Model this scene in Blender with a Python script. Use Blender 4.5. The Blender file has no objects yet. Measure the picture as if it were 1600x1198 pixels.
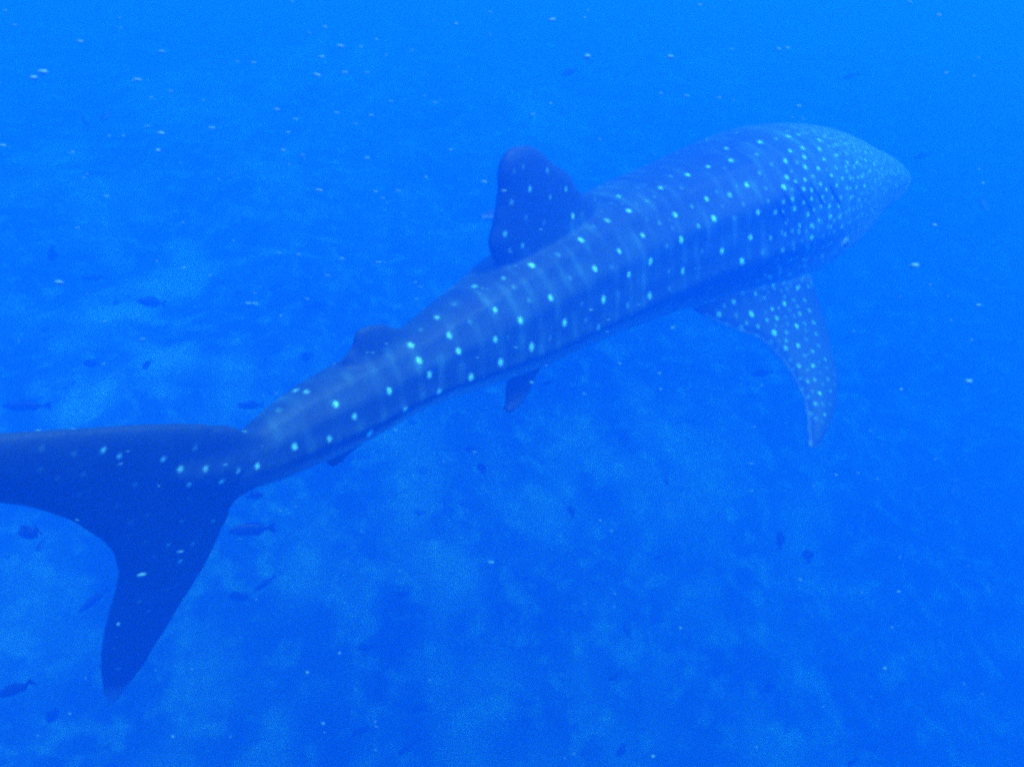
import bpy, math, random
import numpy as np
from mathutils import Vector, Matrix, noise as mnoise
from mathutils.geometry import delaunay_2d_cdt
from mathutils.kdtree import KDTree

random.seed(7)
rng = np.random.default_rng(7)
sc = bpy.context.scene
COL = sc.collection

# ------------------------------------------------------------------ camera
PITCH = math.radians(33.0)
FOC = 1256.0                       # focal length in pixels of the 1600 px wide photograph
cam_d = bpy.data.cameras.new('camera')
cam = bpy.data.objects.new('camera', cam_d)
COL.objects.link(cam)
cam.location = (0, 0, 0)
cam.rotation_euler = (math.radians(90) - PITCH, 0, 0)
cam_d.sensor_width = 36.0
cam_d.lens = 36.0 * FOC / 1600.0
cam_d.clip_start = 0.05
cam_d.clip_end = 500
cam_d.dof.use_dof = False
sc.camera = cam

# ------------------------------------------------------------------ light and exposure
SUN_EL, SUN_AZ = math.radians(66), math.radians(98)      # azimuth measured from +Y towards +X
w = bpy.data.worlds.new('World')
sc.world = w
w.use_nodes = True
nt = w.node_tree
bg = nt.nodes['Background']
sky = nt.nodes.new('ShaderNodeTexSky')
sky.sky_type = 'NISHITA'
sky.sun_disc = False
sky.sun_elevation = SUN_EL
sky.sun_rotation = SUN_AZ
nt.links.new(sky.outputs[0], bg.inputs[0])
bg.inputs[1].default_value = 0.15

sun_d = bpy.data.lights.new('sun', 'SUN')
sun_d.energy = 1.5
sun_d.angle = math.radians(24)      # the ripples of the surface spread the sunlight
sun_d.color = (1.0, 0.96, 0.9)
sun = bpy.data.objects.new('sun', sun_d)
COL.objects.link(sun)
sdir = Vector((math.sin(SUN_AZ) * math.cos(SUN_EL), math.cos(SUN_AZ) * math.cos(SUN_EL), math.sin(SUN_EL)))
sun.rotation_euler = sdir.to_track_quat('Z', 'Y').to_euler()
sun.location = sdir * 60

sc.view_settings.view_transform = 'Standard'
sc.view_settings.look = 'None'
sc.view_settings.exposure = 1.58
sc.view_settings.gamma = 1.0
sc.view_settings.use_curve_mapping = False
sc.render.engine = 'CYCLES'
cy = sc.cycles
cy.use_denoising = False           # the photograph is grainy too
cy.max_bounces = 8
cy.volume_bounces = 4
cy.diffuse_bounces = 2
cy.pixel_filter_type = 'BLACKMAN_HARRIS'
cy.filter_width = 3.0
cy.sample_clamp_indirect = 4.0

HAZE_TOP = 1.5
# ------------------------------------------------------------------ helpers
FW = np.array([0, math.cos(PITCH), -math.sin(PITCH)])
RT = np.array([1.0, 0, 0])
UP = np.array([0, math.sin(PITCH), math.cos(PITCH)])


def ray(x, y):
    v = FW + RT * (x - 800) / FOC - UP * (y - 599) / FOC
    return v / np.linalg.norm(v)


def at(x, y, d):
    """the point d metres away in the direction of a photograph pixel"""
    return ray(x, y) * d


def to_px(P):
    P = np.atleast_2d(P)
    dz = P @ FW
    return 800 + FOC * (P @ RT) / dz, 599 - FOC * (P @ UP) / dz, dz


def tag(o, label=None, cat=None, group=None, kind=None):
    if label: o['label'] = label
    if cat: o['category'] = cat
    if group: o['group'] = group
    if kind: o['kind'] = kind
    return o


def mesh_obj(name, verts, faces, mat, parent=None, smooth=True):
    me = bpy.data.meshes.new(name)
    me.from_pydata([tuple(map(float, v)) for v in verts], [], faces)
    me.update()
    if smooth:
        me.polygons.foreach_set('use_smooth', [True] * len(me.polygons))
    if mat: me.materials.append(mat)
    o = bpy.data.objects.new(name, me)
    COL.objects.link(o)
    if parent: o.parent = parent
    return o


def new_mat(name):
    m = bpy.data.materials.new(name)
    m.use_nodes = True
    return m, m.node_tree.nodes, m.node_tree.links, m.node_tree.nodes['Principled BSDF']


def mixc(N, L, fac, a, b):
    n = N.new('ShaderNodeMix'); n.data_type = 'RGBA'
    for s, v in ((n.inputs[0], fac), (n.inputs[6], a), (n.inputs[7], b)):
        if isinstance(v, (tuple, float, int)): s.default_value = v
        else: L.new(v, s)
    return n.outputs[2]


def noise_tex(N, L, scale, detail=4, rough=.5, coord='Object'):
    t = N.new('ShaderNodeTexCoord')
    n = N.new('ShaderNodeTexNoise')
    n.inputs['Scale'].default_value = scale
    n.inputs['Detail'].default_value = detail
    n.inputs['Roughness'].default_value = rough
    L.new(t.outputs[coord], n.inputs['Vector'])
    return n.outputs['Fac']


def ramp(N, L, src, stops):
    r = N.new('ShaderNodeValToRGB')
    L.new(src, r.inputs[0])
    e = r.color_ramp.elements
    e[0].position, e[0].color = stops[0]
    e[1].position, e[1].color = stops[-1]
    for p, c in stops[1:-1]:
        x = e.new(p); x.color = c
    return r.outputs[0]


# ------------------------------------------------------------------ materials
SKIN, N, L, B = new_mat('shark_skin')
att = N.new('ShaderNodeAttribute'); att.attribute_name = 'marks'
sep = N.new('ShaderNodeSeparateColor'); L.new(att.outputs['Color'], sep.inputs[0])
base = mixc(N, L, noise_tex(N, L, 9, 5, .65), (.008, .021, .017, 1), (.026, .058, .044, 1))
base = mixc(N, L, sep.outputs[1], base, (.13, .30, .29, 1))          # pale bars and blotches, haze painted over the head
base = mixc(N, L, sep.outputs[2], base, (.50, .52, .52, 1))          # pale belly and fin edges
base = mixc(N, L, sep.outputs[0], base, (.40, .92, .80, 1))          # spots
L.new(base, B.inputs['Base Color'])
B.inputs['Roughness'].default_value = .55
B.inputs['Specular IOR Level'].default_value = .25
bmp = N.new('ShaderNodeBump'); bmp.inputs['Strength'].default_value = .25; bmp.inputs['Distance'].default_value = .01
L.new(noise_tex(N, L, 40, 4, .6), bmp.inputs['Height']); L.new(bmp.outputs[0], B.inputs['Normal'])

DARK, N, L, B = new_mat('dark_flesh')
L.new(mixc(N, L, noise_tex(N, L, 20), (.004, .005, .008, 1), (.012, .012, .016, 1)), B.inputs['Base Color'])
B.inputs['Roughness'].default_value = .7
EYE, N, L, B = new_mat('eye')
B.inputs['Base Color'].default_value = (.01, .01, .012, 1); B.inputs['Roughness'].default_value = .15
ORBIT, N, L, B = new_mat('eye_socket_skin')
L.new(mixc(N, L, noise_tex(N, L, 30), (.30, .31, .33, 1), (.42, .43, .44, 1)), B.inputs['Base Color'])

FISH, N, L, B = new_mat('fish_skin')
oi = N.new('ShaderNodeObjectInfo')
c1 = mixc(N, L, noise_tex(N, L, 25), (.012, .014, .02, 1), (.035, .04, .05, 1))
L.new(c1, B.inputs['Base Color']); B.inputs['Roughness'].default_value = .45

SPECK, N, L, B = new_mat('pale_speck')
L.new(mixc(N, L, noise_tex(N, L, 200), (.07, .26, .30, 1), (.14, .38, .40, 1)), B.inputs['Base Color'])
B.inputs['Roughness'].default_value = .4

SEABED, N, L, B = new_mat('seabed_sand_and_reef')
big = ramp(N, L, noise_tex(N, L, .45, 4, .5), [(.32, (0, 0, 0, 1)), (.68, (1, 1, 1, 1))])
patch = ramp(N, L, noise_tex(N, L, 1.1, 4, .5), [(.46, (0, 0, 0, 1)), (.72, (1, 1, 1, 1))])
c = mixc(N, L, big, (.03, .035, .03, 1), (.11, .11, .095, 1))
c = mixc(N, L, patch, c, (.24, .23, .20, 1))
mott = ramp(N, L, noise_tex(N, L, 3.4, 4, .6), [(.50, (0, 0, 0, 1)), (.68, (.62, .62, .62, 1))])
c = mixc(N, L, mott, c, (.54, .52, .44, 1))
holes = ramp(N, L, noise_tex(N, L, 1.7, 3, .6, 'Generated' if 0 else 'Object'), [(.34, (.4, .4, .4, 1)), (.46, (0, 0, 0, 1))])
c = mixc(N, L, holes, c, (.02, .022, .02, 1))
sa = N.new('ShaderNodeAttribute'); sa.attribute_name = 'sand'
c = mixc(N, L, sa.outputs['Fac'], c, (.72, .69, .58, 1))
fine = noise_tex(N, L, 14, 5, .7)
c = mixc(N, L, ramp(N, L, fine, [(.35, (0, 0, 0, 1)), (.6, (.2, .2, .2, 1))]), c, (.16, .15, .12, 1))
L.new(c, B.inputs['Base Color'])
B.inputs['Roughness'].default_value = .95
bmp = N.new('ShaderNodeBump'); bmp.inputs['Strength'].default_value = .6; bmp.inputs['Distance'].default_value = .1
L.new(fine, bmp.inputs['Height']); L.new(bmp.outputs[0], B.inputs['Normal'])

CORAL, N, L, B = new_mat('coral_rubble')
L.new(mixc(N, L, ramp(N, L, noise_tex(N, L, .8, 3), [(.4, (0, 0, 0, 1)), (.65, (1, 1, 1, 1))]), (.06, .062, .055, 1), (.24, .23, .20, 1)), B.inputs['Base Color'])
B.inputs['Roughness'].default_value = .95


# ------------------------------------------------------------------ the seabed: a reef slope that climbs away and drops to the right
def bed_z(x, y):
    x = np.asarray(x, float); y = np.asarray(y, float)
    rise = 0.40 * y - 0.26 * x
    z = -9.5 + np.where(rise > 0, 6.3 * np.tanh(rise / 6.3), 4.5 * np.tanh(rise / 4.5))
    return z


def fbm(x, y, s, o=4):
    return mnoise.fractal(Vector((x * s, y * s, 3.7)), 1.0, 2.0, o)


def bed_full(x, y):
    return float(bed_z(x, y)) + .34 * fbm(x, y, .35) + .13 * fbm(x + 9, y, 1.1, 3)


n = 260
u = np.linspace(-1, 1, n)
xs = 44 * (0.25 * u + 0.75 * u ** 3) + 0
ys = 12 + 46 * (0.28 * u + 0.72 * u ** 3)
verts = [(x, y, bed_full(x, y)) for y in ys for x in xs]
faces = [(j * n + i, j * n + i + 1, (j + 1) * n + i + 1, (j + 1) * n + i) for j in range(n - 1) for i in range(n - 1)]
bed = mesh_obj('seabed', verts, faces, SEABED)
tag(bed, kind='structure')
BED_MIN = min(v[2] for v in verts)
# pockets of pale sand between the coral
PX_SAND = [(200, 430, 55), (300, 440, 35), (130, 655, 25), (180, 625, 28), (235, 595, 30), (290, 568, 35), (365, 590, 22), (30, 510, 28), (450, 110, 60),
           (440, 275, 55), (350, 170, 45), (560, 130, 50), (860, 170, 60), (990, 790, 45), (1070, 775, 65), (640, 700, 45), (655, 790, 45), (470, 855, 50),
           (690, 970, 30), (680, 1045, 40), (755, 1050, 40), (45, 1000, 50), (115, 1005, 30), (925, 1130, 45), (690, 1185, 45), (1240, 825, 45), (1210, 1140, 45),
           (1370, 1180, 50), (1215, 965, 35), (1010, 660, 40), (880, 745, 50), (1290, 60, 60), (240, 165, 55), (700, 900, 40), (310, 1060, 40), (280, 1130, 30),
           (1480, 70, 60), (1120, 120, 50), (60, 260, 50), (150, 330, 45), (560, 960, 35), (430, 1130, 40)]
bvv = np.array(verts)
sand = np.zeros(len(bvv))
wob = np.array([mnoise.fractal(Vector((v[0] * 1.3, v[1] * 1.3, 8.1)), 1.0, 2.0, 4) for v in verts])
for px_, py_, r_ in PX_SAND:
    r = ray(px_, py_); d = 4.0
    while d < 40 and (r * d)[2] > float(bed_z((r * d)[0], (r * d)[1])): d += .1
    if d > 30: continue
    P = r * d; R_ = r_ * d / FOC * 1.15
    q = np.hypot(bvv[:, 0] - P[0], (bvv[:, 1] - P[1]) * .6) / R_
    sand = np.maximum(sand, np.clip(1.1 - q + 1.5 * wob, 0, 1) * (2.2 if px_ < 320 and 420 < py_ < 660 and px_ > 100 else 1))
sa_ = bed.data.attributes.new('sand', 'FLOAT', 'POINT'); sa_.data.foreach_set('value', (sand * .30).astype(np.float32))

# coral heads and rubble that nobody could count
rv, rf = [], []
ico = bpy.data.meshes.new('tmp')
import bmesh
bm = bmesh.new(); bmesh.ops.create_icosphere(bm, subdivisions=2, radius=1)
iv = np.array([v.co[:] for v in bm.verts]); itri = [[v.index for v in f.verts] for f in bm.faces]
bm.free(); bpy.data.meshes.remove(ico)
for k in range(350):
    x = rng.uniform(-13, 14); y = rng.uniform(-1, 22)
    if fbm(x, y, .3) < -.05 and rng.random() < .8: continue
    r = .03 + .06 * rng.random() ** 2.5
    z = bed_full(x, y)
    q = rng.normal(size=3)
    P = iv * (1 + .22 * np.sin(iv @ q * 3.1 + q[0] * 5)[:, None]) * r * np.array([rng.uniform(.8, 1.5), rng.uniform(.8, 1.5), rng.uniform(.5, 1.0)])
    b0 = len(rv)
    rv += list(P + np.array([x, y, z]))
    rf += [[a + b0 for a in t] for t in itri]
rub = mesh_obj('coral_rubble', rv, rf, CORAL)
tag(rub, 'dark coral heads and rubble strewn over the blurred blue seabed', 'coral', kind='stuff')

# ------------------------------------------------------------------ the water: one even body of blue haze
hb = [(-46, -36, BED_MIN - 1), (46, -36, BED_MIN - 1), (46, 60, BED_MIN - 1), (-46, 60, BED_MIN - 1)]
hv = hb + [(x, y, HAZE_TOP) for x, y, _ in hb]
hz = mesh_obj('haze', hv, [(3, 2, 1, 0), (4, 5, 6, 7), (0, 1, 5, 4), (1, 2, 6, 5), (2, 3, 7, 6), (3, 0, 4, 7)], None, smooth=False)
HM = bpy.data.materials.new('sea_water'); HM.use_nodes = True
HN = HM.node_tree.nodes; HL = HM.node_tree.links
for x in list(HN):
    if x.type != 'OUTPUT_MATERIAL': HN.remove(x)
out = [x for x in HN if x.type == 'OUTPUT_MATERIAL'][0]
pv = HN.new('ShaderNodeVolumePrincipled')
pv.inputs['Color'].default_value = (.006, .152, .93, 1)
pv.inputs['Absorption Color'].default_value = (.0, .45, .9, 1)
pv.inputs['Density'].default_value = .283
pv.inputs['Anisotropy'].default_value = .25
HL.new(pv.outputs[0], out.inputs['Volume'])
hz.data.materials.append(HM)
tag(hz, 'clear blue sea water that fades everything far away', 'water', kind='stuff')

# ------------------------------------------------------------------ the whale shark
# stations along the body: upper and lower outline in the photograph and width / height of the section
STA = [((268, 706), (292, 752), .35), ((325, 690), (352, 758), .5), ((375, 670), (412, 760), .72), ((440, 615), (490, 732), .8), ((520, 568), (575, 693), .85),
       ((600, 528), (655, 650), .85), ((680, 465), (752, 613), .88), ((765, 400), (850, 582), .9),
       ((840, 345), (925, 545), .92), ((920, 293), (1000, 510), .95), ((1000, 260), (1075, 486), 1.0),
       ((1060, 235), (1150, 480), 1.0), ((1122, 212), (1225, 462), 1.02), ((1190, 197), (1262, 432), 1.04),
       ((1250, 198), (1302, 398), 1.06), ((1298, 211), (1336, 364), 1.08), ((1336, 229), (1360, 338), 1.10)]
P0 = at(395, 714, 2.9); P1 = at(1423, 284, 6.4)
dd = P1 - P0; hh = np.cross(dd, [0, 0, 1]); nn = np.cross(hh, dd); nn /= np.linalg.norm(nn)
cen, hw, asp = [], [], []
for a, b, k in STA:
    m = ((a[0] + b[0]) / 2, (a[1] + b[1]) / 2)
    r = ray(*m)
    P = r * (P0 @ nn) / (r @ nn)
    cen.append(P); hw.append(math.hypot(a[0] - b[0], a[1] - b[1]) / 2 * (P @ FW) / FOC); asp.append(k)
cen = np.array(cen); hw = np.array(hw); asp = np.array(asp)
# the tail stalk leaves the level plane only sideways: keep the first two stations in the vertical plane of the tail
TAIL_AZ = math.radians(40)
tdir = np.array([math.cos(TAIL_AZ), math.sin(TAIL_AZ), 0.0])
LEAN = math.radians(17)            # the fin leans with the stroke: its upper lobe towards the camera
tn = np.array([math.sin(TAIL_AZ) * math.cos(LEAN), -math.cos(TAIL_AZ) * math.cos(LEAN), -math.sin(LEAN)])
TP = cen[2]


def on_tail(x, y):
    r = ray(x, y)
    return r * (TP @ tn) / (r @ tn)


for i in (0, 1):
    a, b, k = STA[i]
    cen[i] = on_tail((a[0] + b[0]) / 2, (a[1] + b[1]) / 2)
    hw[i] = math.hypot(a[0] - b[0], a[1] - b[1]) / 2 * (cen[i] @ FW) / FOC


def catmull(A, m):
    A = np.asarray(A, float)
    if A.ndim == 1: A = A[:, None]
    E = np.vstack([2 * A[0] - A[1], A, 2 * A[-1] - A[-2]])
    o = []
    for i in range(1, len(E) - 2):
        for j in range(m):
            t = j / m
            p0, p1, p2, p3 = E[i - 1], E[i], E[i + 1], E[i + 2]
            o.append(.5 * ((2 * p1) + (-p0 + p2) * t + (2 * p0 - 5 * p1 + 4 * p2 - p3) * t * t + (-p0 + 3 * p1 - 3 * p2 + p3) * t ** 3))
    o.append(E[-2])
    return np.array(o)


# light smoothing of the spine
for _ in range(2):
    c2 = cen.copy()
    c2[3:-1] = .25 * cen[2:-2] + .5 * cen[3:-1] + .25 * cen[4:]
    cen = c2
MS = 9
C = catmull(cen, MS); HW = catmull(hw, MS)[:, 0]; AS = catmull(asp, MS)[:, 0]
T = np.gradient(C, axis=0); T /= np.linalg.norm(T, axis=1)[:, None]
SD = np.cross(T, [0, 0, 1.0]); SD /= np.linalg.norm(SD, axis=1)[:, None]     # the shark's right
VU = np.cross(SD, T)
V = C / np.linalg.norm(C, axis=1)[:, None]
NI = np.cross(V, T); NI /= np.linalg.norm(NI, axis=1)[:, None]
RV = HW / np.sqrt((VU * NI).sum(1) ** 2 + (AS * (SD * NI).sum(1)) ** 2)
RV = RV * .965
RH = RV * AS
ST = np.arange(len(C)) / MS                # station number along the body
# ridge angle (degrees from the back) along the body
RID = [(np.interp(ST, [0, 3, 6, 8, 10, 12, 14, 17], [92, 96, 106, 104, 95, 86, 82, 80]), .062, 6.5),
       (np.interp(ST, [0, 3, 6, 10, 14, 17], [60, 62, 66, 58, 52, 48]), .032, 6.0),
       (np.interp(ST, [0, 3, 6, 10, 14, 17], [30, 30, 32, 28, 25, 22]), .026, 6.0)]
NR = 96
th = np.linspace(0, 2 * np.pi, NR, endpoint=False)
fadeR = np.interp(ST, [1, 3, 11, 13.2], [.3, 1, .8, 0])
rings = []
thd = np.degrees((th + np.pi) % (2 * np.pi) - np.pi)      # -180..180, 0 = back, + = right
for i in range(len(C)):
    c_, s_ = np.cos(th), np.sin(th)
    e = np.interp(ST[i], [0, 12, 17], [2.0, 2.1, 2.5])
    rr = (np.abs(c_) ** e + np.abs(s_) ** e) ** (-1 / e)
    bump = np.zeros(NR)
    for ang, amp, wd in RID:
        d = np.abs(thd) - ang[i]
        bump += amp * fadeR[i] * (1 + .5 * (amp > .05) * np.interp(ST[i], [4, 6, 10, 12], [0, 1, 1, 0])) * (np.exp(-(d / wd) ** 2) - .75 * np.exp(-((d - 2.1 * wd) / (1.5 * wd)) ** 2)) 
    rr = rr * (1 + bump)
    back = np.where(c_ > 0, 1.0, np.interp(ST[i], [0, 6, 12, 17], [1, .96, .9, .9]))
    rings.append(C[i] + np.outer(rr * s_ * RH[i], SD[i]) + np.outer(rr * c_ * RV[i] * back, VU[i]))
# rounded snout
nose = []; NOSE = .52
cl, tl = C[-1], T[-1]
for q in np.linspace(.06, .98, 14):
    nose.append(cl + tl * NOSE * q - np.array([0, 0, .05 * q]) + (rings[-1] - cl) * (1 - q ** 1.28) ** .88)
rings += nose
bv = np.vstack(rings + [rings[0].mean(0)[None], rings[-1].mean(0)[None]])
nrg = len(rings)
bf = []
for i in range(nrg - 1):
    for j in range(NR):
        k = (j + 1) % NR
        bf.append((i * NR + j, i * NR + k, (i + 1) * NR + k, (i + 1) * NR + j))
for j in range(NR):
    k = (j + 1) % NR
    bf.append((nrg * NR, k, j)); bf.append((nrg * NR + 1, (nrg - 1) * NR + j, (nrg - 1) * NR + k))
ALLV, ALLF = [bv], [tuple(f) for f in bf]
NV = len(bv)


def smooth_poly(P, m=4):
    P = np.array(P, float); n_ = len(P); o = []
    for i in range(n_):
        p0, p1, p2, p3 = P[i - 1], P[i], P[(i + 1) % n_], P[(i + 2) % n_]
        for j in range(m):
            t = j / m
            o.append(.5 * ((2 * p1) + (-p0 + p2) * t + (2 * p0 - 5 * p1 + 4 * p2 - p3) * t * t + (-p0 + 3 * p1 - 3 * p2 + p3) * t ** 3))
    return np.array(o)


def fin_solid(P3, t0, width, tmin=.011, step=.03, bend=None, m=4, flare=0.0):
    """a thick fin from a closed outline of 3-D points lying on a plane; returns verts, faces"""
    P3 = smooth_poly(P3, m)
    P3 = P3 + rng.normal(size=P3.shape) * .0022
    o = P3.mean(0)
    U_, S_, Vt = np.linalg.svd(P3 - o)
    ax, ay, az = Vt
    Q = np.c_[(P3 - o) @ ax, (P3 - o) @ ay]
    lo, hi = Q.min(0), Q.max(0)
    A, Bq = Q, np.roll(Q, -1, 0)
    gx, gy = np.meshgrid(np.arange(lo[0], hi[0], step), np.arange(lo[1], hi[1], step))
    G = np.c_[gx.ravel(), gy.ravel()]

    def dist(Pt):
        ab = Bq - A
        t = np.clip(((Pt[:, None] - A[None]) * ab[None]).sum(2) / (ab ** 2).sum(1)[None], 0, 1)
        return np.sqrt((((A[None] + t[..., None] * ab[None]) - Pt[:, None]) ** 2).sum(2)).min(1)
    ins = np.zeros(len(G), bool)
    for (x1, y1), (x2, y2) in zip(A, Bq):
        cr = (y1 > G[:, 1]) != (y2 > G[:, 1])
        ins ^= cr & (G[:, 0] < (x2 - x1) * (G[:, 1] - y1) / (y2 - y1 + 1e-12) + x1)
    G = G[ins]; G = G[dist(G) > step * .5]
    pts = np.vstack([Q, G])
    nb = len(Q)
    vv, ee, ff, *_ = delaunay_2d_cdt([Vector(p) for p in pts], [], [list(range(nb))], 1, 1e-7)
    vv = np.array([v[:] for v in vv])
    d = dist(vv); d[:nb] = 0
    h = tmin + (t0 - tmin) * np.sqrt(np.clip(d / width, 0, 1) * (2 - np.clip(d / width, 0, 1)))
    off = np.zeros(len(vv)) if bend is None else bend(o + vv[:, :1] * ax + vv[:, 1:2] * ay)
    base_ = o + vv[:, :1] * ax + vv[:, 1:2] * ay
    top = base_ + (off + h)[:, None] * az; bot = base_ + (off - h)[:, None] * az
    n_ = len(vv)
    if flare:
        k_ = ((base_[:, None] - C[None]) ** 2).sum(2).argmin(1)
        out_ = np.linalg.norm(base_ - C[k_], axis=1) / ((RV[k_] + RH[k_]) / 2)
        h2 = h + flare * np.exp(-(np.clip(out_ - .85, 0, 9) / .22) ** 1.3) * np.clip(d / (.5 * width), 0, 1)
        top = base_ + h2[:, None] * az; bot = base_ - h2[:, None] * az
    F = [tuple(f) for f in ff] + [tuple(n_ + i for i in reversed(f)) for f in ff]
    from collections import Counter
    ec = {}
    for f in ff:
        for i in range(len(f)):
            a, b = f[i], f[(i + 1) % len(f)]
            ec[(a, b)] = 1
    for (a, b) in ec:
        if (b, a) not in ec: F.append((b, a, a + n_, b + n_))
    return np.vstack([top, bot]), F


FIN_INFO = []


def add_fin(P3, **kw):
    global NV
    v, f = fin_solid(P3, **kw)
    ALLV.append(v); ALLF.extend([tuple(i + NV for i in t) for t in f]); NV += len(v)
    FIN_INFO.append(np.array(P3))


def plane_pts(px, A, Bp, Cp):
    nrm = np.cross(Bp - A, Cp - A)
    return np.array([ray(*p) * (A @ nrm) / (ray(*p) @ nrm) for p in px])


def sagittal(px, st):
    """pixels laid onto the upright surface that runs along the bent spine, near station st"""
    o_ = []
    for p in px:
        r = ray(*p); k = int(st * MS)
        for _ in range(12):
            q = r * (C[k] @ SD[k]) / (r @ SD[k])
            k2 = int(((C[:, :2] - q[:2]) ** 2).sum(1).argmin())
            k2 = min(max(k2, int((st - 2.2) * MS)), int((st + 2.2) * MS))
            if k2 == k: break
            k = (k + k2) // 2 if abs(k2 - k) > 1 else k2
        o_.append(q)
    return np.array(o_)


# tail fin
TAIL = [(420, 690), (396, 676), (350, 667), (300, 664), (262, 664), (160, 669), (80, 674), (0, 680), (-90, 689), (-170, 703), (-222, 722), (-232, 740), (-190, 752),
        (-100, 765), (0, 782), (60, 794), (116, 816), (158, 842), (179, 868), (184, 896), (177, 936), (166, 977), (159, 1021), (159, 1061),
        (165, 1096), (175, 1101), (188, 1082), (204, 1062), (224, 1033), (256, 981), (288, 928), (320, 876), (347, 822), (359, 790), (373, 772), (400, 758), (425, 740)]
add_fin([on_tail(*p) for p in TAIL], t0=.045, width=.22, m=3, flare=.03)
# first and second dorsal fins
add_fin(sagittal([(905, 300), (882, 268), (855, 249), (838, 232), (816, 227), (796, 233), (785, 252), (780, 280), (778, 313), (772, 350), (766, 388), (790, 420), (850, 400), (900, 365), (925, 330), (925, 303)], 8.0), t0=.06, width=.26, flare=.07)
add_fin(sagittal([(640, 520), (615, 511), (596, 507), (572, 509), (557, 520), (549, 545), (538, 562), (545, 590), (590, 585), (640, 560)], 4.8), t0=.03, width=.12, tmin=.009, flare=.04)
# anal fin
add_fin(sagittal([(580, 670), (566, 692), (545, 708), (530, 723), (517, 728), (507, 718), (515, 690)], 4.0), t0=.025, width=.1, tmin=.009)
# pectoral fins: the near one hangs out and down, the far one is its mirror image
pA, pB, pC = at(1262, 438, 5.25), at(1112, 470, 4.72), at(1268, 698, 4.65)
PEC = [(1150, 430), (1105, 455), (1078, 474), (1102, 494), (1128, 507), (1160, 520), (1178, 526), (1192, 534), (1219, 560), (1235, 584), (1251, 614), (1259, 640), (1262, 665), (1263, 694), (1268, 702), (1276, 698),
       (1286, 684), (1297, 662), (1304, 636), (1307, 603), (1304, 571), (1297, 539), (1289, 507), (1280, 475), (1270, 452), (1258, 420), (1200, 395)]
pecR = plane_pts(PEC, pA, pB, pC)
add_fin(pecR, t0=.055, width=.22, tmin=.010, flare=.06)
ip = int(11.6 * MS)
pecL = pecR - 2 * np.outer((pecR - C[ip]) @ SD[ip], SD[ip])
# ... raised by the stroke: it shows beyond the back, behind the dorsal fin
pr = Vector(pecL[[0, -1, -2]].mean(0))
RM = Matrix.Rotation(math.radians(13), 3, Vector(VU[ip])) @ Matrix.Rotation(math.radians(38), 3, Vector(T[ip]))
pecL = np.array([pr + RM @ ((Vector(p) - pr) * 1.25) for p in pecL])
add_fin(pecL[::-1], t0=.055, width=.22, tmin=.010, flare=.06)
# pelvic fins
qA, qB, qC = at(845, 560, 3.98), at(800, 570, 3.86), at(790, 642, 3.62)
pelR = plane_pts([(850, 555), (836, 592), (826, 616), (806, 641), (788, 641), (790, 618), (792, 590), (800, 560)], qA, qB, qC)
add_fin(pelR, t0=.02, width=.07, tmin=.009)
ig = int(7.1 * MS)
pelL = pelR - 2 * np.outer((pelR - C[ig]) @ SD[ig], SD[ig])
add_fin(pelL[::-1], t0=.02, width=.07, tmin=.009)

# one continuous skin over body and fins
raw = bpy.data.meshes.new('raw')
raw.from_pydata([tuple(map(float, v)) for v in np.vstack(ALLV)], [], ALLF)
ro = bpy.data.objects.new('raw', raw); COL.objects.link(ro)
md = ro.modifiers.new('r', 'REMESH'); md.mode = 'VOXEL'; md.voxel_size = .0095; md.adaptivity = 0
sm = ro.modifiers.new('s', 'SMOOTH'); sm.factor = .5; sm.iterations = 8
dg = bpy.context.evaluated_depsgraph_get()
body_me = bpy.data.meshes.new_from_object(ro.evaluated_get(dg))
bpy.data.objects.remove(ro); bpy.data.meshes.remove(raw)
body_me.name = 'body'
nv = len(body_me.vertices)
BV = np.empty(nv * 3); body_me.vertices.foreach_get('co', BV); BV = BV.reshape(-1, 3)
BN = np.empty(nv * 3); body_me.vertices.foreach_get('normal', BN); BN = BN.reshape(-1, 3)
print('body verts', nv)

# station and angle of every vertex
si = np.empty(nv, int)
for a in range(0, nv, 20000):
    si[a:a + 20000] = ((BV[a:a + 20000, None] - C[None]) ** 2).sum(2).argmin(1)
dv = BV - C[si]
sx, sy = (dv * SD[si]).sum(1), (dv * VU[si]).sum(1)
ang = np.degrees(np.arctan2(np.abs(sx), sy))
rad = np.sqrt((sx / RH[si]) ** 2 + (sy / RV[si]) ** 2)
onbody = (rad < 1.15)
arc = np.concatenate([[0], np.cumsum(np.linalg.norm(np.diff(C, axis=0), axis=1))])
av = arc[si] + (dv * T[si]).sum(1)

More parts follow.
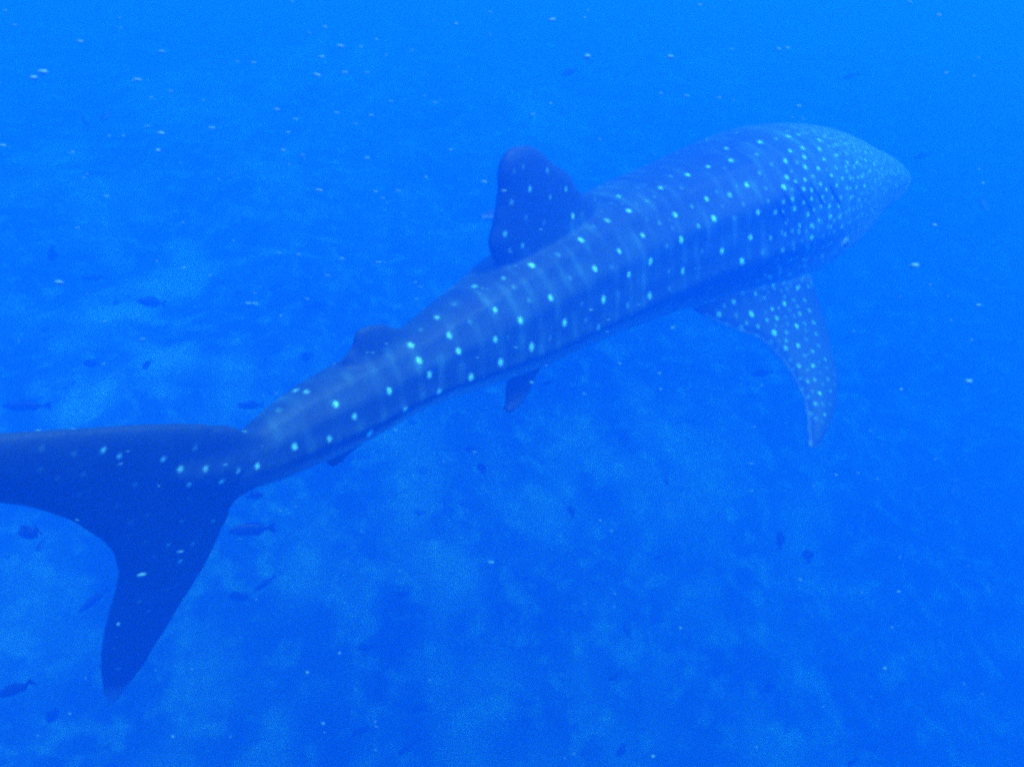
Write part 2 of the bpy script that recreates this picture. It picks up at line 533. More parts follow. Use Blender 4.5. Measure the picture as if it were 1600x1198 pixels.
# spots, read off the photograph in eight windows: (x, y, radius, strength)
W = {
 'a': (1040, 160, 3.993, "440,180,16,5;380,288,18,9;590,248,22,9;408,362,20,10;265,402,18,9;138,452,22,10;30,460,16,5;570,325,12,5;370,410,12,4;765,175,12,5;768,212,22,9;690,228,14,5;830,203,18,6;855,182,12,4;930,180,14,4;957,235,16,9;1030,225,14,5;855,285,18,9;778,303,16,8;960,292,18,9;1045,272,12,5;1092,240,10,5;748,365,20,10;866,340,20,8;988,355,16,7;1070,328,14,7;1132,318,12,5;820,375,12,4;872,403,18,10;952,412,16,9;660,388,12,4;1063,408,10,6;1125,402,12,6;1175,405,12,7;1195,375,14,8;1248,362,14,7;1250,312,10,5;1303,386,16,9;1272,427,12,7;1357,410,12,6;1225,462,14,9;585,440,18,4;756,468,20,10;785,430,10,3;870,482,16,10;920,462,10,5;812,495,14,6;1035,455,14,9;1103,473,12,8;1152,470,14,8;507,515,22,10;738,530,24,10;790,545,10,4;863,540,14,9;912,548,12,9;967,510,12,9;1003,543,12,8;1068,516,12,8;1133,535,14,8;1190,532,12,6;1242,520,12,7;1310,510,12,5;1415,495,12,7;445,525,14,3;400,576,22,7;320,558,16,4;625,535,16,3;793,603,14,8;912,600,12,9;978,592,12,9;1040,595,10,5;1095,595,14,6;1157,594,9,7;1210,610,12,4;256,602,20,10;735,622,14,6;862,624,14,6;165,650,18,5;355,648,16,3;485,635,18,4;640,615,16,4;805,663,16,8;926,672,14,5;970,650,12,6;1022,648,12,9;1080,645,12,7;1148,668,12,5;1200,660,12,4;60,702,22,10;577,688,20,10;686,686,16,10;728,686,14,9;888,700,16,7;1033,712,12,9;1092,705,14,6;302,724,26,10;430,725,22,4;205,770,20,6;756,745,16,8;836,766,14,6;958,735,14,7;1160,735,10,4;1205,715,10,4;910,768,14,8;1032,778,12,5;1100,774,14,8;1163,810,12,7;727,808,14,4;530,843,20,10;655,845,18,5;98,858,24,10;912,843,16,9;985,845,12,4;1070,830,14,4;1033,872,12,7;8,895,18,5;352,926,22,10;227,930,14,4;605,937,16,3;802,915,14,5;890,908,14,7;983,900,12,6;1068,960,14,4;1040,938,10,4;980,960,16,9;477,990,24,10;700,984,20,10;783,982,14,7;876,985,16,5;107,1052,22,10;210,1030,16,3;775,1070,16,7;715,1038,14,5;645,1085,18,5;850,1110,14,4;295,1130,20,6;283,1155,14,5;575,1115,16,4;670,1137,16,8;822,1160,18,8"),
 'b': (1250, 200, 7.985, "1155,670,20,7;1195,830,20,5;1265,720,20,5;1220,735,16,4;1100,745,20,4;945,700,20,5;1020,710,14,4;940,840,22,4;1080,815,14,4;1010,860,14,3;745,890,20,5;725,1000,20,5;625,1020,20,5;755,820,14,3;1035,600,18,5;1160,560,14,5;1220,495,14,5;1230,550,12,4;1160,415,14,4;900,285,16,4;825,305,20,6;1310,670,16,4;1395,660,14,4;1280,840,14,3;1285,550,10,4;840,575,14,4;900,1020,14,3;985,1050,14,3;990,620,12,3;1150,950,14,3;640,1145,22,6;735,1110,18,4;590,320,20,6;585,190,14,5;500,155,14,5;650,160,10,4;680,240,14,5;600,240,10,4;380,125,20,6;330,525,22,3;490,210,14,4"),
 'c': (700, 200, 3.993, "512,380,20,9;620,265,16,6;736,382,16,8;637,432,18,6;397,466,18,6;415,270,14,3;470,240,14,3;488,560,18,4;598,590,16,4;779,550,22,10;357,660,22,7;466,735,18,8;830,697,24,10;685,790,24,4;522,856,26,10;916,878,24,10;347,937,14,6;410,990,20,4;165,988,20,8;762,935,16,4;640,1058,24,10;970,1070,28,10;505,1075,18,4;35,1100,20,4;293,1133,22,10;834,1095,18,4;935,438,16,9;1064,426,18,9;1128,516,24,10;995,578,24,7;910,615,20,4;1020,470,14,3;1185,372,14,4;1228,350,14,3;1240,457,14,5;1290,430,14,4;1180,475,14,3;1325,374,18,10;1390,303,16,5;1497,293,22,10;1455,375,18,4;1525,490,18,6;1417,541,18,10;1318,592,16,5;1400,625,14,3;1240,568,12,3;1215,670,20,10;1562,610,18,7;1457,698,22,10;1068,770,20,9;1362,735,20,4;1263,833,26,10;1128,913,22,10;1464,892,22,10;1378,895,18,4;1380,1000,18,4;1258,1045,28,8;1120,1105,22,5;1500,1040,26,7;1022,870,18,3;1060,1030,20,3"),
 'd': (700, 440, 3.993, "727,257,28,10;452,242,24,10;296,363,24,10;522,407,30,10;328,503,28,10;145,597,28,10;66,433,24,10;8,335,24,9;940,292,28,6;1133,240,22,6;690,437,26,4;636,352,20,4;860,240,22,4;1330,185,18,3;135,250,18,4;375,343,14,3"),
 'e': (350, 440, 3.993, "1370,58,16,6;1280,68,14,4;1185,183,20,5;1100,200,16,4;1010,240,12,3;1328,222,22,8;1400,332,24,9;1463,433,26,10;1165,395,26,9;1217,490,26,10;1282,582,26,10;1342,692,28,10;1130,803,30,10;1033,682,26,10;912,943,34,10;814,840,24,10;697,763,24,10;658,980,24,8;441,1027,26,10;680,512,22,8;447,676,20,8;515,687,18,7;125,926,18,9;208,1152,20,10;90,1182,14,8;340,800,16,3;1230,300,16,3;1435,145,20,5;1530,250,20,4;1080,875,16,4"),
 'f': (0, 640, 2.496, "401,158,11,9;465,181,9,8;638,192,12,9;703,231,11,8;802,230,10,7;930,240,10,10;1003,220,13,10;865,280,12,10;738,294,11,8;760,148,10,5;165,150,10,3;290,170,10,3;325,255,10,3;528,293,10,4;575,410,9,4;510,438,10,4;457,375,9,3;563,517,9,3;710,433,12,5;832,433,14,7;656,527,9,7;753,521,9,6;702,591,12,9;602,570,8,3;549,643,13,9;545,747,12,5;690,680,8,3;740,345,8,3;155,235,8,3;310,330,10,3;225,268,8,3;460,1010,10,5;845,330,12,3;935,325,10,3;500,490,8,3;650,700,8,3"),
 'g': (1080, 400, 6.304, "420,450,34,8;325,490,30,5;275,573,36,8;445,585,32,4;593,570,36,10;548,660,28,5;660,690,26,7;350,675,32,4;495,710,36,5;640,790,30,6;505,360,28,5;633,372,30,7;715,325,24,5;655,250,26,6;770,200,26,6;805,283,28,9;888,125,24,5;970,175,26,8;890,228,22,4;1090,250,24,6;1046,325,28,8;940,318,24,4;1117,432,24,7;1010,430,24,5;918,470,32,9;920,402,26,4;1047,492,26,5;1165,535,26,7;798,522,24,8;862,513,20,5;965,528,20,4;1070,568,26,7;730,555,24,4;845,610,28,8;748,630,26,7;930,600,20,4;1010,590,22,4;832,683,24,4;948,665,16,4;1040,690,30,10;1117,663,24,5;1205,655,26,7;818,755,36,10;940,752,24,7;1130,733,20,4;1232,768,26,6;935,832,24,7;870,835,20,3;788,848,20,5;1055,883,28,9;1135,820,20,4;930,905,28,8;848,920,22,4;1255,880,24,5;1195,938,26,7;1117,980,20,5;975,1020,22,5;910,1035,26,5;1320,1015,24,7;1060,1078,26,8;1200,1080,28,9;1145,1120,22,5;1003,1115,16,4;1262,1045,16,3;1335,1105,22,4"),
 'h': (1180, 540, 7.047, "495,365,22,5;577,390,24,8;657,372,22,7;800,370,20,6;745,425,18,4;713,525,24,10;830,500,24,5;635,500,16,4;510,475,22,4;580,562,24,6;664,637,26,8;747,640,24,4;825,643,24,4;617,752,30,5;672,800,20,5;767,758,24,7;795,880,20,3;870,320,16,3;870,430,14,3;715,300,14,3;740,830,14,3"),
}
PX, PY, PZ = to_px(BV)
front = (BN * -BV).sum(1) > 0
gx_, gy_ = (PX // 16).astype(int), (PY // 16).astype(int)
cells = {}
for i in np.nonzero(front & (PX > -300) & (PX < 1700))[0]:
    cells.setdefault((gx_[i], gy_[i]), []).append(i)


def hit(x, y, R=7):
    cand = []
    for a in (-1, 0, 1):
        for b in (-1, 0, 1):
            cand += cells.get((int(x // 16) + a, int(y // 16) + b), [])
    if not cand: return None
    cand = np.array(cand)
    d = np.hypot(PX[cand] - x, PY[cand] - y)
    k = d < R
    if not k.any(): return None
    cand, d = cand[k], d[k]
    zmin = PZ[cand].min()
    k = PZ[cand] < zmin + .06
    cand, d = cand[k], d[k]
    i = cand[d.argmin()]
    r = ray(x, y)
    return r * (BV[i] @ BN[i]) / (r @ BN[i]) if abs(r @ BN[i]) > .25 else BV[i].copy(), i


kd = KDTree(nv)
for i, p in enumerate(BV): kd.insert(p, i)
kd.balance()
marks = np.zeros((nv, 4)); marks[:, 3] = 1
used = []
missed = 0


def paint(p, r, s):
    for co, i, d in kd.find_range(Vector(p), r * 1.5):
        dv_ = BV[i] - p
        al = float(dv_ @ T[si[i]])
        q = math.sqrt(max(d * d + al * al * .9, 0)) / (r * 1.12) * (1 + .16 * mnoise.noise(Vector(BV[i] * 45)))
        m_ = 1 / (1 + math.exp((q - .92) * 9))
        marks[i, 0] = max(marks[i, 0], m_ * s)


for key in 'acdefghb':
    ox, oy, s, txt = W[key]
    for q in txt.split(';'):
        X, Y, r, b = map(float, q.split(','))
        x, y = ox + X / s, oy + Y / s
        if any(abs(x - a) < 4.5 and abs(y - b_) < 4.5 for a, b_ in used): continue
        h_ = hit(x, y)
        if h_ is None: missed += 1; continue
        used.append((x, y))
        p, i = h_
        R = max(r / s * (.80 if x > 420 else .62) * (p @ FW) / FOC, .0105 if x > 420 else .0085)
        st_ = {10: 1, 9: .85, 8: .7, 7: .55, 6: .42, 5: .30, 4: .20, 3: .13}[int(b)]
        if x > 1170 and y < 450: st_ = min(1, st_ * 1.5 + .06)
        paint(p, R, st_)
        j = si[i]
        if onbody[i]:
            pm = p - 2 * ((p - C[j]) @ SD[j]) * SD[j]
            if (pm - C[j]) @ SD[j] < -.35 * RH[j]: paint(pm, R, st_)
        elif x > 1080:
            pm = Vector(p - 2 * ((p - C[ip]) @ SD[ip]) * SD[ip])
            paint(pr + RM @ ((pm - pr) * 1.25), R, st_)
print('spots', len(used), 'missed', missed)
# the crowded fine freckles of the head
head = np.nonzero(((ST[si] > 12.6) | ((ST[si] > 11.0) & (ang > 75) & (rad < 1.12))) & (ang < 155) & (marks[:, 0] < .05))[0]
taken = []
for i in rng.permutation(head)[:5000]:
    p = BV[i]
    if any((p - q) @ (p - q) < .050 ** 2 for q in taken) or marks[i, 0] > .08: continue
    taken.append(p); paint(p, rng.uniform(.010, .014), rng.uniform(.15, .60))

# pale bars down the flank, faint blotches, haze painted on the head, pale belly, pale trailing edges
nz = np.array([mnoise.fractal(Vector(p * 1.7), 1.0, 2.0, 3) for p in BV[::1]])
nz3 = np.array([mnoise.noise(Vector(p * 14)) for p in BV])
nz2 = np.array([mnoise.noise(Vector((a_ * 9, g_ * .035, 1.3))) for a_, g_ in zip(av, ang)])
radial = dv - (dv * T[si]).sum(1)[:, None] * T[si]
radial /= np.linalg.norm(radial, axis=1)[:, None] + 1e-9
outw = np.interp((radial * BN).sum(1), [.35, .7], [0, 1]) * np.interp(rad, [1.08, 1.2], [1, 0])
outw = np.where(ST[si] > 15, 1.0, outw)
bars = np.clip(np.sin(av * 2 * math.pi / .105 + 1.5 * nz + .014 * ang) - .2, 0, 1) * np.clip(.55 + nz2, 0, 1)
bars *= onbody * np.interp(ang, [0, 15, 110, 140], [.3, 1, 1, 0]) * np.interp(ST[si], [1, 3, 12.5, 14], [.3, 1, 1, .2])
bars *= np.clip(.75 + 1.2 * nz3, 0, 1)
marks[:, 1] = np.clip(.36 * bars + .22 * np.clip(nz2 - .1, 0, 1) * onbody + .10 * np.clip(nz3, 0, 1) * onbody + .50 * outw * np.interp(ST[si] + .012 * np.clip(ang - 60, 0, 90), [11.4, 14], [0, 1]), 0, 1)  # last term pales the head towards the water colour: distance haze painted in
belly = np.interp(ang + 8 * nz + np.interp(ST[si], [10, 14], [0, 26]), [118, 146], [0, 1]) * (rad < 1.12)
belly *= np.interp(ST[si], [1.5, 3.5], [0, 1]) * outw
marks[:, 2] = belly * .85
# the undersides of the pectoral fins are pale too, the upper sides a soft grey
pecd = np.full(nv, 9.0); edge = np.full(nv, 9.0)
for fin in (pecR, pecL):
    sel = np.nonzero((ST[si] > 6.5) & (rad > .9))[0]
    tr = catmull(fin[3:14], 6)
    for a in range(0, len(sel), 20000):
        q = sel[a:a + 20000]
        edge[q] = np.minimum(edge[q], np.sqrt(((BV[q][:, None] - tr[None]) ** 2).sum(2)).min(1))
pecmask = np.interp(rad, [1.0, 1.9], [0, 1]) * ((ST[si] > 7.5) & (sy < RV[si] * .3))
marks[:, 2] = np.where(BN[:, 2] < -.2, np.maximum(marks[:, 2], .9 * pecmask), marks[:, 2])
marks[:, 1] = np.maximum(marks[:, 1], .14 * pecmask)
marks[:, 2] = np.maximum(marks[:, 2], .95 * np.interp(edge, [.007, .022], [1, 0]))
tip = np.linalg.norm(BV - on_tail(172, 1092), axis=1)
marks[:, 2] = np.maximum(marks[:, 2], .55 * np.interp(tip, [.03, .16], [1, 0]))
0 and print('far fin px', [tuple(int(v[0]) for v in to_px(p)) for p in pecL])
ca = body_me.color_attributes.new('marks', 'FLOAT_COLOR', 'POINT')
ca.data.foreach_set('color', marks.astype(np.float32).ravel())
body_me.polygons.foreach_set('use_smooth', np.ones(len(body_me.polygons), bool))
body_me.materials.clear(); body_me.materials.append(SKIN)

ROOT = cen[8].copy()
shark = bpy.data.objects.new('whale_shark', None); COL.objects.link(shark)
shark.location = ROOT; shark.empty_display_size = .3
tag(shark, 'big grey whale shark covered in pale spots swimming away to the right', 'whale shark')


def under(o, parent=shark):
    """give an object built in world coordinates a parent without moving it"""
    o.data.transform(Matrix.Translation(-Vector(ROOT)))
    o.parent = parent
    return o


body = bpy.data.objects.new('body', body_me); COL.objects.link(body); under(body)


# gill slits: dark lips following the skin
def surf_line(px, wd, name, mat, lift=.002):
    pts = []
    P = np.array(px, float)
    t = np.linspace(0, len(P) - 1, 15)
    for q in t:
        x = np.interp(q, range(len(P)), P[:, 0]); y = np.interp(q, range(len(P)), P[:, 1])
        h_ = hit(x, y)
        if h_ is None: continue
        co, i, d = kd.find(Vector(h_[0]))
        pts.append((np.array(co), BN[i]))
    pos = np.array([p for p, _ in pts]); nor = np.array([q for _, q in pts])
    for _ in range(3):
        nor[1:-1] = (nor[:-2] + nor[1:-1] + nor[2:]) / 3
        pos[1:-1] = (pos[:-2] + 2 * pos[1:-1] + pos[2:]) / 4
    tt = np.gradient(pos, axis=0)
    vs, fs = [], []
    n_ = len(pos)
    for k in range(n_):
        nn_ = nor[k] / np.linalg.norm(nor[k]); b_ = np.cross(tt[k], nn_); b_ /= np.linalg.norm(b_)
        w_ = wd * max(.15, math.sin(math.pi * (k + .5) / n_)) ** .7
        for a_ in range(6):
            an = a_ * math.pi / 3
            vs.append(pos[k] + b_ * w_ * math.cos(an) + nn_ * (lift + .6 * w_ * math.sin(an)))
    for k in range(n_ - 1):
        for a_ in range(6):
            c_ = (a_ + 1) % 6
            fs.append((k * 6 + a_, k * 6 + c_, (k + 1) * 6 + c_, (k + 1) * 6 + a_))
    fs.append(tuple(range(6))); fs.append(tuple((n_ - 1) * 6 + a_ for a_ in reversed(range(6))))
    return under(mesh_obj(name, vs, fs, mat))


def za(x, y): return (1040 + x / 3.993, 160 + y / 3.993)


for g in ([(683, 600), (712, 660), (735, 710), (768, 765)], [(725, 535), (760, 595), (790, 645)], [(803, 498), (838, 550), (875, 610), (925, 690)],
          [(900, 500), (940, 560), (970, 610), (988, 650)], [(1008, 498), (1045, 560), (1078, 615), (1102, 668)]):
    surf_line([za(*p) for p in g], .0075, 'gill_slit', DARK)

# eye low on the side of the head, in a pale raised socket
h_ = hit(1318, 381, 9)
if h_ is not None:
    p, i = h_; nrm = BN[i]
    z_ = Vector(nrm); rot = z_.to_track_quat('Z', 'Y').to_matrix()

    def dome(name, r, hgt, mat, lift):
        vs, fs = [], []
        for a in range(6):
            f_ = a / 5 * math.pi / 2
            for b in range(20):
                g_ = b / 20 * 2 * math.pi
                vs.append(np.array(Vector(p) + rot @ Vector((r * math.cos(f_) * math.cos(g_), r * math.cos(f_) * math.sin(g_), lift + hgt * math.sin(f_)))))
        for a in range(5):
            for b in range(20):
                c_ = (b + 1) % 20
                fs.append((a * 20 + b, a * 20 + c_, (a + 1) * 20 + c_, (a + 1) * 20 + b))
        return under(mesh_obj(name, vs, fs, mat))
    dome('eye_socket', .048, .020, ORBIT, -.006)
    dome('eye', .020, .018, EYE, .008)


# ------------------------------------------------------------------ fish
def fish_meshes():
    """unit fish 1 m long swimming along +X"""
    prof = [(0.50, .004, .004, 0), (0.47, .05, .03, 0), (0.38, .11, .055, .005), (0.25, .155, .07, .005), (0.10, .17, .075, 0), (-0.05, .155, .065, 0), (-0.20, .11, .045, 0), (-0.32, .055, .022, 0), (-0.37, .04, .012, 0), (-.40, .03, .006, 0)]
    vs, fs = [], []
    m = 14
    for x, hz_, wy, dz in prof:
        for k in range(m):
            a = 2 * math.pi * k / m
            vs.append((x, wy * math.sin(a), dz + hz_ * math.cos(a)))
    for i in range(len(prof) - 1):
        for k in range(m):
            c_ = (k + 1) % m
            fs.append((i * m + k, i * m + c_, (i + 1) * m + c_, (i + 1) * m + k))
    fs.append(tuple(reversed(range(m)))); fs.append(tuple((len(prof) - 1) * m + k for k in range(m)))

    def plate(pts, t=.008):
        n_ = len(pts)
        v = [(x, t, z) for x, z in pts] + [(x, -t, z) for x, z in pts]
        f = [tuple(range(n_)), tuple(reversed(range(n_, 2 * n_)))] + [(i, i + n_, (i + 1) % n_ + n_, (i + 1) % n_) for i in range(n_)]
        return v, f
    B_ = (vs, fs)
    Tl = plate([(-.36, .035), (-.44, .10), (-.53, .15), (-.50, .04), (-.48, 0), (-.50, -.04), (-.53, -.15), (-.44, -.10), (-.36, -.035)])
    D_ = plate([(.20, .14), (.10, .215), (-.02, .21), (-.16, .17), (-.27, .10), (-.20, .08), (.0, .13)])
    A_ = plate([(-.02, -.13), (-.10, -.20), (-.22, -.14), (-.27, -.08), (-.15, -.09)])
    return [('body', B_), ('tail_fin', Tl), ('dorsal_fin', D_), ('anal_fin', A_)]


FM = []
for nm, (v, f) in fish_meshes():
    me = bpy.data.meshes.new(nm); me.from_pydata(v, [], f); me.update()
    bm = bmesh.new(); bm.from_mesh(me); bmesh.ops.recalc_face_normals(bm, faces=bm.faces); bm.to_mesh(me); bm.free()
    if nm == 'body': me.polygons.foreach_set('use_smooth', [True] * len(me.polygons))
    me.materials.append(FISH); FM.append((nm, me))

# x, y, distance, apparent length in px, heading in the picture (degrees, 0 = right), plumpness, turn away, label
FISHES = [
 (393, 827, 3.9, 62, 182, 1.0, 20, 'slender dark fish swimming just right of the tail fin\'s lower lobe'),
 (46, 832, 3.6, 38, 195, 1.5, 25, 'plump dark fish under the tail fin at the left edge'),
 (63, 851, 5.2, 18, 260, 1.3, 30, 'tiny faint fish directly below the plump fish at the left edge'),
 (373, 932, 4.6, 36, 188, 1.2, 30, 'dark oval fish, lower left of a pair beneath the slender fish'),
 (414, 911, 5.0, 32, 215, 1.0, 30, 'dim fish, upper right of the pair beneath the slender fish'),
 (146, 938, 4.6, 42, 222, .8, 25, 'slim slanting fish left of the tail fin\'s lower lobe'),
 (24, 1076, 3.6, 62, 205, .75, 15, 'long slanting dark fish near the bottom left corner'),
 (42, 634, 4.6, 54, 180, .8, 20, 'flat dark fish above the tail fin near the left edge'),
 (391, 633, 4.6, 34, 180, 1.0, 30, 'dark fish hugging the top edge of the shark\'s tail stalk'),
 (398, 774, 3.9, 34, 12, 1.0, 30, 'dark fish tucked under the narrow tail stalk'),
 (480, 557, 5.6, 22, 200, 1.4, 40, 'roundish fish left of the small second dorsal fin'),
 (492, 478, 6.6, 30, 190, 1.0, 35, 'faint fish midway between the second dorsal fin and the left water'),
 (236, 472, 5.8, 34, 176, 1.1, 30, 'faint dark fish beneath the brightest pale patch on the left'),
 (142, 568, 5.6, 30, 180, 1.0, 30, 'dim fish above the tail fin, left of centre of the upper lobe'),
 (230, 570, 5.6, 24, 215, .9, 30, 'small slanting fish at the lower end of the pale band over the tail'),
 (81, 396, 5.8, 22, 240, 1.3, 30, 'dim stubby fish high above the tail at the left'),
 (148, 434, 6.2, 28, 185, .8, 30, 'thin faint fish above the brightest pale patch on the left'),
 (132, 190, 5.8, 22, 320, .8, 30, 'small fish upper left, lower one of two close together'),
 (166, 180, 6.4, 22, 240, 1.3, 30, 'faint fish upper left, upper one of two close together'),
 (752, 731, 4.6, 20, 110, 1.5, 30, 'small dark fish below the belly, lower one of a close pair'),
 (736, 702, 4.9, 20, 160, 1.1, 35, 'small dark fish below the belly, upper one of a close pair'),
 (893, 799, 4.6, 20, 110, 1.5, 25, 'small dark fish alone in open water below the middle of the shark'),
 (1042, 749, 5.2, 17, 265, 1.3, 25, 'tiny upright fish below the pectoral fin\'s rear side'),
 (1219, 843, 4.4, 30, 95, 1.1, 20, 'upright dark fish below the pectoral fin tip, left of a pair'),
 (1262, 868, 4.5, 24, 110, 1.7, 25, 'stubby dark fish below the pectoral fin tip, right of a pair'),
 (961, 1056, 4.4, 22, 200, 1.5, 25, 'small dark fish low in the middle of the picture near the bottom'),
 (980, 983, 5.4, 22, 95, 1.5, 25, 'dim round fish above the small dark fish at the bottom middle'),
 (1028, 871, 5.6, 12, 200, 1.4, 30, 'very tiny fish between the lone fish and the upright pair'),
 (638, 1166, 4.6, 36, 212, .9, 20, 'slanting dark fish at the bottom edge left of the middle'),
 (564, 1142, 5.0, 34, 215, .9, 20, 'slanting dim fish just left of the one at the bottom edge'),
 (655, 1107, 5.6, 28, 215, 1.0, 25, 'faint slanting fish above the pair at the bottom edge'),
 (572, 1011, 5.6, 32, 200, .9, 25, 'dim fish in the lower left water below the shark\'s body'),
 (628, 929, 5.6, 24, 205, 1.0, 30, 'small dim fish in the open water between tail and lone fish'),
 (823, 902, 5.6, 18, 195, 1.0, 30, 'tiny faint fish left of and below the lone dark fish'),
 (82, 1118, 5.0, 34, 225, 1.0, 30, 'faint slanting fish left of the tail fin\'s lowest tip'),
 (970, 1172, 5.6, 26, 255, 1.2, 30, 'faint fish touching the bottom edge in the middle'),
 (1191, 583, 5.6, 28, 190, 1.0, 30, 'faint fish inside the curve of the pectoral fin'),
 (1201, 1072, 5.6, 22, 260, 1.3, 30, 'faint fish lower right, below the stubby pair'),
 (1332, 1190, 5.2, 18, 240, 1.3, 30, 'dark fish at the bottom edge on the right'),
 (1490, 762, 6.0, 28, 235, .9, 30, 'faint slanting fish in the empty blue water at the right'),
 (1536, 318, 6.2, 20, 100, 1.3, 30, 'faint fish right of the shark\'s snout near the right edge'),
 (1441, 244, 6.4, 20, 190, 1.0, 30, 'faint fish just above the shark\'s snout'),
 (1330, 119, 6.6, 20, 188, .8, 30, 'thin faint fish above the shark\'s head at the upper right'),
 (890, 113, 6.4, 22, 190, 1.1, 30, 'faint fish high above the dorsal fin to its right'),
 (856, 598, 4.1, 18, 190, 1.1, 25, 'small dim fish beneath the belly beside the pelvic fin'),
]
for (x, y, d, lpx, hd, fat, turn, lab) in FISHES:
    o = bpy.data.objects.new('fish', None); COL.objects.link(o)
    o.empty_display_size = .05
    d *= 1.38 if d < 4.5 else 1.5
    Lg = lpx / FOC * d / math.cos(math.radians(turn)) * .97
    a = math.radians(hd)
    t = math.radians(turn)
    fwd = Vector(RT) * math.cos(a) * math.cos(t) + Vector(UP) * math.sin(a) * math.cos(t) + Vector(FW) * math.sin(t) * (1 if len(lab) % 2 else -1)
    fwd.normalize()
    upv = Vector((0, 0, 1)) if abs(fwd.z) < .9 else Vector(RT)
    if abs(math.sin(a)) > .8: upv = Vector(RT)
    sdv = upv.cross(fwd).normalized(); upv = fwd.cross(sdv).normalized()
    M = Matrix((fwd, sdv, upv)).transposed().to_4x4()
    o.matrix_world = Matrix.Translation(Vector(at(x, y, d))) @ M @ Matrix.Diagonal((Lg, Lg * fat, Lg * fat, 1))
    tag(o, lab, 'fish', 'small dark fish around the whale shark')
    for nm, me in FM:
        if lpx < 30 and nm in ('anal_fin',): continue
        if lpx < 20 and nm == 'dorsal_fin': continue
        p_ = bpy.data.objects.new(nm, me); COL.objects.link(p_); p_.parent = o

# ------------------------------------------------------------------ drifting specks in the water
bm = bmesh.new(); bmesh.ops.create_icosphere(bm, subdivisions=1, radius=1)
sv = np.array([v.co[:] for v in bm.verts]); sf = [[v.index for v in f.verts] for f in bm.faces]; bm.free()


def speck_verts(x, y, d, lx, ly, tilt):
    c_ = at(x, y, d)
    k = d / FOC
    a = math.radians(tilt)
    ex = RT * math.cos(a) + UP * math.sin(a); ey = -RT * math.sin(a) + UP * math.cos(a)
    jit = 1 + .25 * rng.normal(size=(len(sv), 1)).clip(-1, 1)
    return c_, (sv[:, :1] * ex * lx / 2 * k + sv[:, 1:2] * ey * ly / 2 * k + sv[:, 2:] * FW * ly / 2 * k) * jit


BIGS = [(1428, 415, 1.6, 13, 8, 'bright oval speck right of the shark\'s chin in clear water'), (1512, 596, 1.6, 12, 7, 'bright oval speck in the right water, level with the pectoral fin'),
        (494, 117, 1.5, 14, 5, 'bright streak shaped speck high up, left of the dorsal fin'), (531, 72, 1.6, 12, 4, 'pale streak shaped speck near the top, above the brightest streak'),
        (125, 65, 1.7, 11, 4, 'pale flake at the upper left, the topmost bright one'), (214, 124, 1.5, 14, 3, 'thin bright streak at the upper left below the topmost flake'),
        (251, 208, 1.6, 12, 4, 'bright short streak at the left, above the pale seabed patches'), (432, 171, 1.5, 13, 3, 'thin bright streak midway between two bright ones above the tail'),
        (66, 112, 1.9, 14, 6, 'soft pale flake near the upper left corner'), (787, 298, 1.5, 10, 3.5, 'white sliver in front of the rear edge of the dorsal fin'),
        (922, 484, 1.5, 9, 2.5, 'white sliver in front of the shark\'s flank beside a bright spot'), (91, 441, 1.8, 15, 6, 'soft pale flake at the left, beside a dim fish'),
        (1248, 166, 1.8, 9, 4, 'small pale flake just above the shark\'s head'), (1217, 77, 1.7, 8, 3, 'tiny bright flake near the top, upper right of the shark')]
for x, y, d, lx, ly, lab in BIGS:
    c_, v_ = speck_verts(x, y, d, lx, ly, -6 if y < 300 else 0)
    o = mesh_obj('drifting_speck', v_, sf, SPECK); o.location = c_
    tag(o, lab, 'speck', 'pale specks drifting in the water')
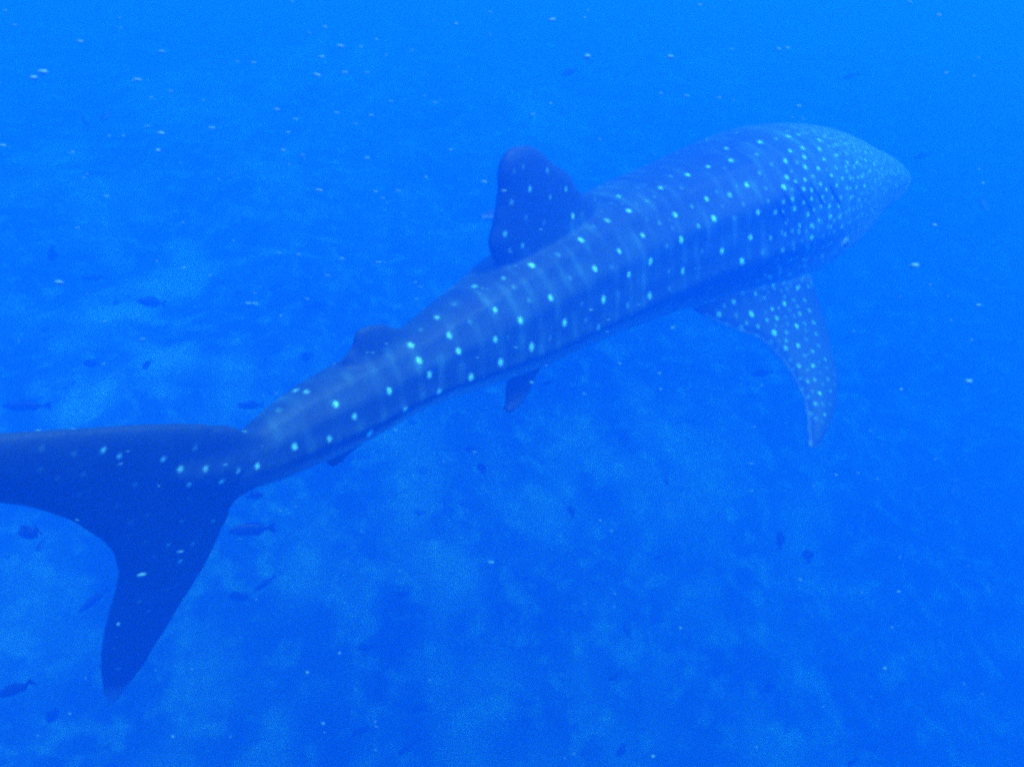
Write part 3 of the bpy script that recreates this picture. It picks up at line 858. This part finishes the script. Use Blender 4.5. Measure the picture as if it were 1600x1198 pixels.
SM = "252,81,16,5;53,122,13,7;266,142,10,2;235,152,12,2;229,197,12,2;331,200,14,4;3,227,14,4;114,238,9,3;131,278,10,2;396,98,10,3;370,96,8,2;246,235,9,6;188,44,7,2;23,39,9,2;483,52,8,2.5;507,42,8,3;588,62,7,2.5;564,73,7,3;502,89,12,5;573,114,10,3;539,113,14,3;461,186,11,3;525,176,12,3;450,207,10,3;580,180,11,3;555,193,10,3;443,235,10,3;473,242,8,3;573,247,11,3;704,234,9,3;665,277,9,3;679,161,8,3;663,150,6,2;610,158,9,2;643,79,8,2;765,19,8,3;713,37,9,3;756,284,11,5;497,297,14,4;457,3,7,2;766,54,5,2;120,356,9,2;165,307,10,3;286,348,9,2;287,418,10,3;328,430,7,2;387,474,13,4;397,458,6,2;398,474,14,4;222,530,10,3;161,569,9,2;365,376,7,2;498,298,15,3;586,299,8,3;597,309,9,2;621,298,11,2.5;466,398,11,3;534,404,10,4;590,410,12,3;511,430,12,2;649,441,8,2;657,448,9,2;480,467,8,2.5;398,458,6,2;436,395,10,2;650,467,7,2;749,459,9,2;753,451,7,2;603,537,8,2;573,551,7,2;582,551,10,3;618,672,9,3;744,457,8,2;862,31,12,6;914,28,5,3;1093,8,10,4;1143,77,6,3;917,89,12,9;1047,89,12,7;1032,146,7,2.5;1072,150,12,4;1123,153,7,3;833,179,9,3;860,162,6,4;937,218,4,3;1230,75,9,3;1422,4,8,3;1467,24,9,3;1478,114,8,3;1528,90,7,2;1522,119,6,2;1536,286,8,3;1460,352,9,5;1528,477,9,4;1486,500,6,2;1518,531,7,2;1408,608,8,4;1453,445,5,3;955,829,6,2;938,813,5,5;1173,724,9,2.5;1174,767,6,2;1306,742,6,3;1461,717,4,3;1341,739,6,2;1371,749,3,5;1250,905,7,3;1403,924,8,4;1382,1044,6,6;1063,981,6,4;960,927,7,2;1032,608,6,3;968,568,9,3;912,615,9,3;1030,583,8,3;1050,512,14,3;830,598,10,6;741,706,9,2;767,878,12,4;1020,1181,9,5;805,416,9,2.5;797,394,9,2.5;796,390,7,2;844,359,9,2.5;971,319,9,2;940,331,5,2;1045,344,8,2;950,500,8,2;948,518,10,2;998,476,7,2;745,559,9,2;806,543,11,3;853,571,8,2;760,470,9,2;761,452,7,2;187,725,10,2;200,705,9,2;120,812,7,2;185,975,5,6;220,898,18,6;352,726,11,3;280,862,14,3;58,672,14,2;115,670,12,2;270,1150,5,5;480,1050,6,6;505,1130,6,6;530,1020,6,5"
sV, sF = [], []
for q in SM.split(';'):
    x, y, lx, ly = map(float, q.split(','))
    d = rng.uniform(1.5, 2.2)
    c_, v_ = speck_verts(x, y, d, lx * .9, ly * .8, rng.normal(-4, 5) if y < 500 and x < 1300 else rng.normal(0, 12))
    b0 = len(sV); sV += list(v_ + c_); sF += [[i + b0 for i in t] for t in sf]
for k in range(260):
    d = rng.uniform(1.2, 5.5)
    x, y = rng.uniform(-150, 1750), rng.uniform(-120, 1300)
    P = at(x, y, d)
    c_, v_ = speck_verts(x, y, d, rng.uniform(2, 4.5) * min(1, 2 / d + .2), rng.uniform(1.4, 2.4) * min(1, 2 / d + .2), rng.normal(-3, 15))
    b0 = len(sV); sV += list(v_ + c_); sF += [[i + b0 for i in t] for t in sf]
sp = mesh_obj('drifting_particles', sV, sF, SPECK)
tag(sp, 'fine pale particles drifting all through the blue water', 'particles', kind='stuff')
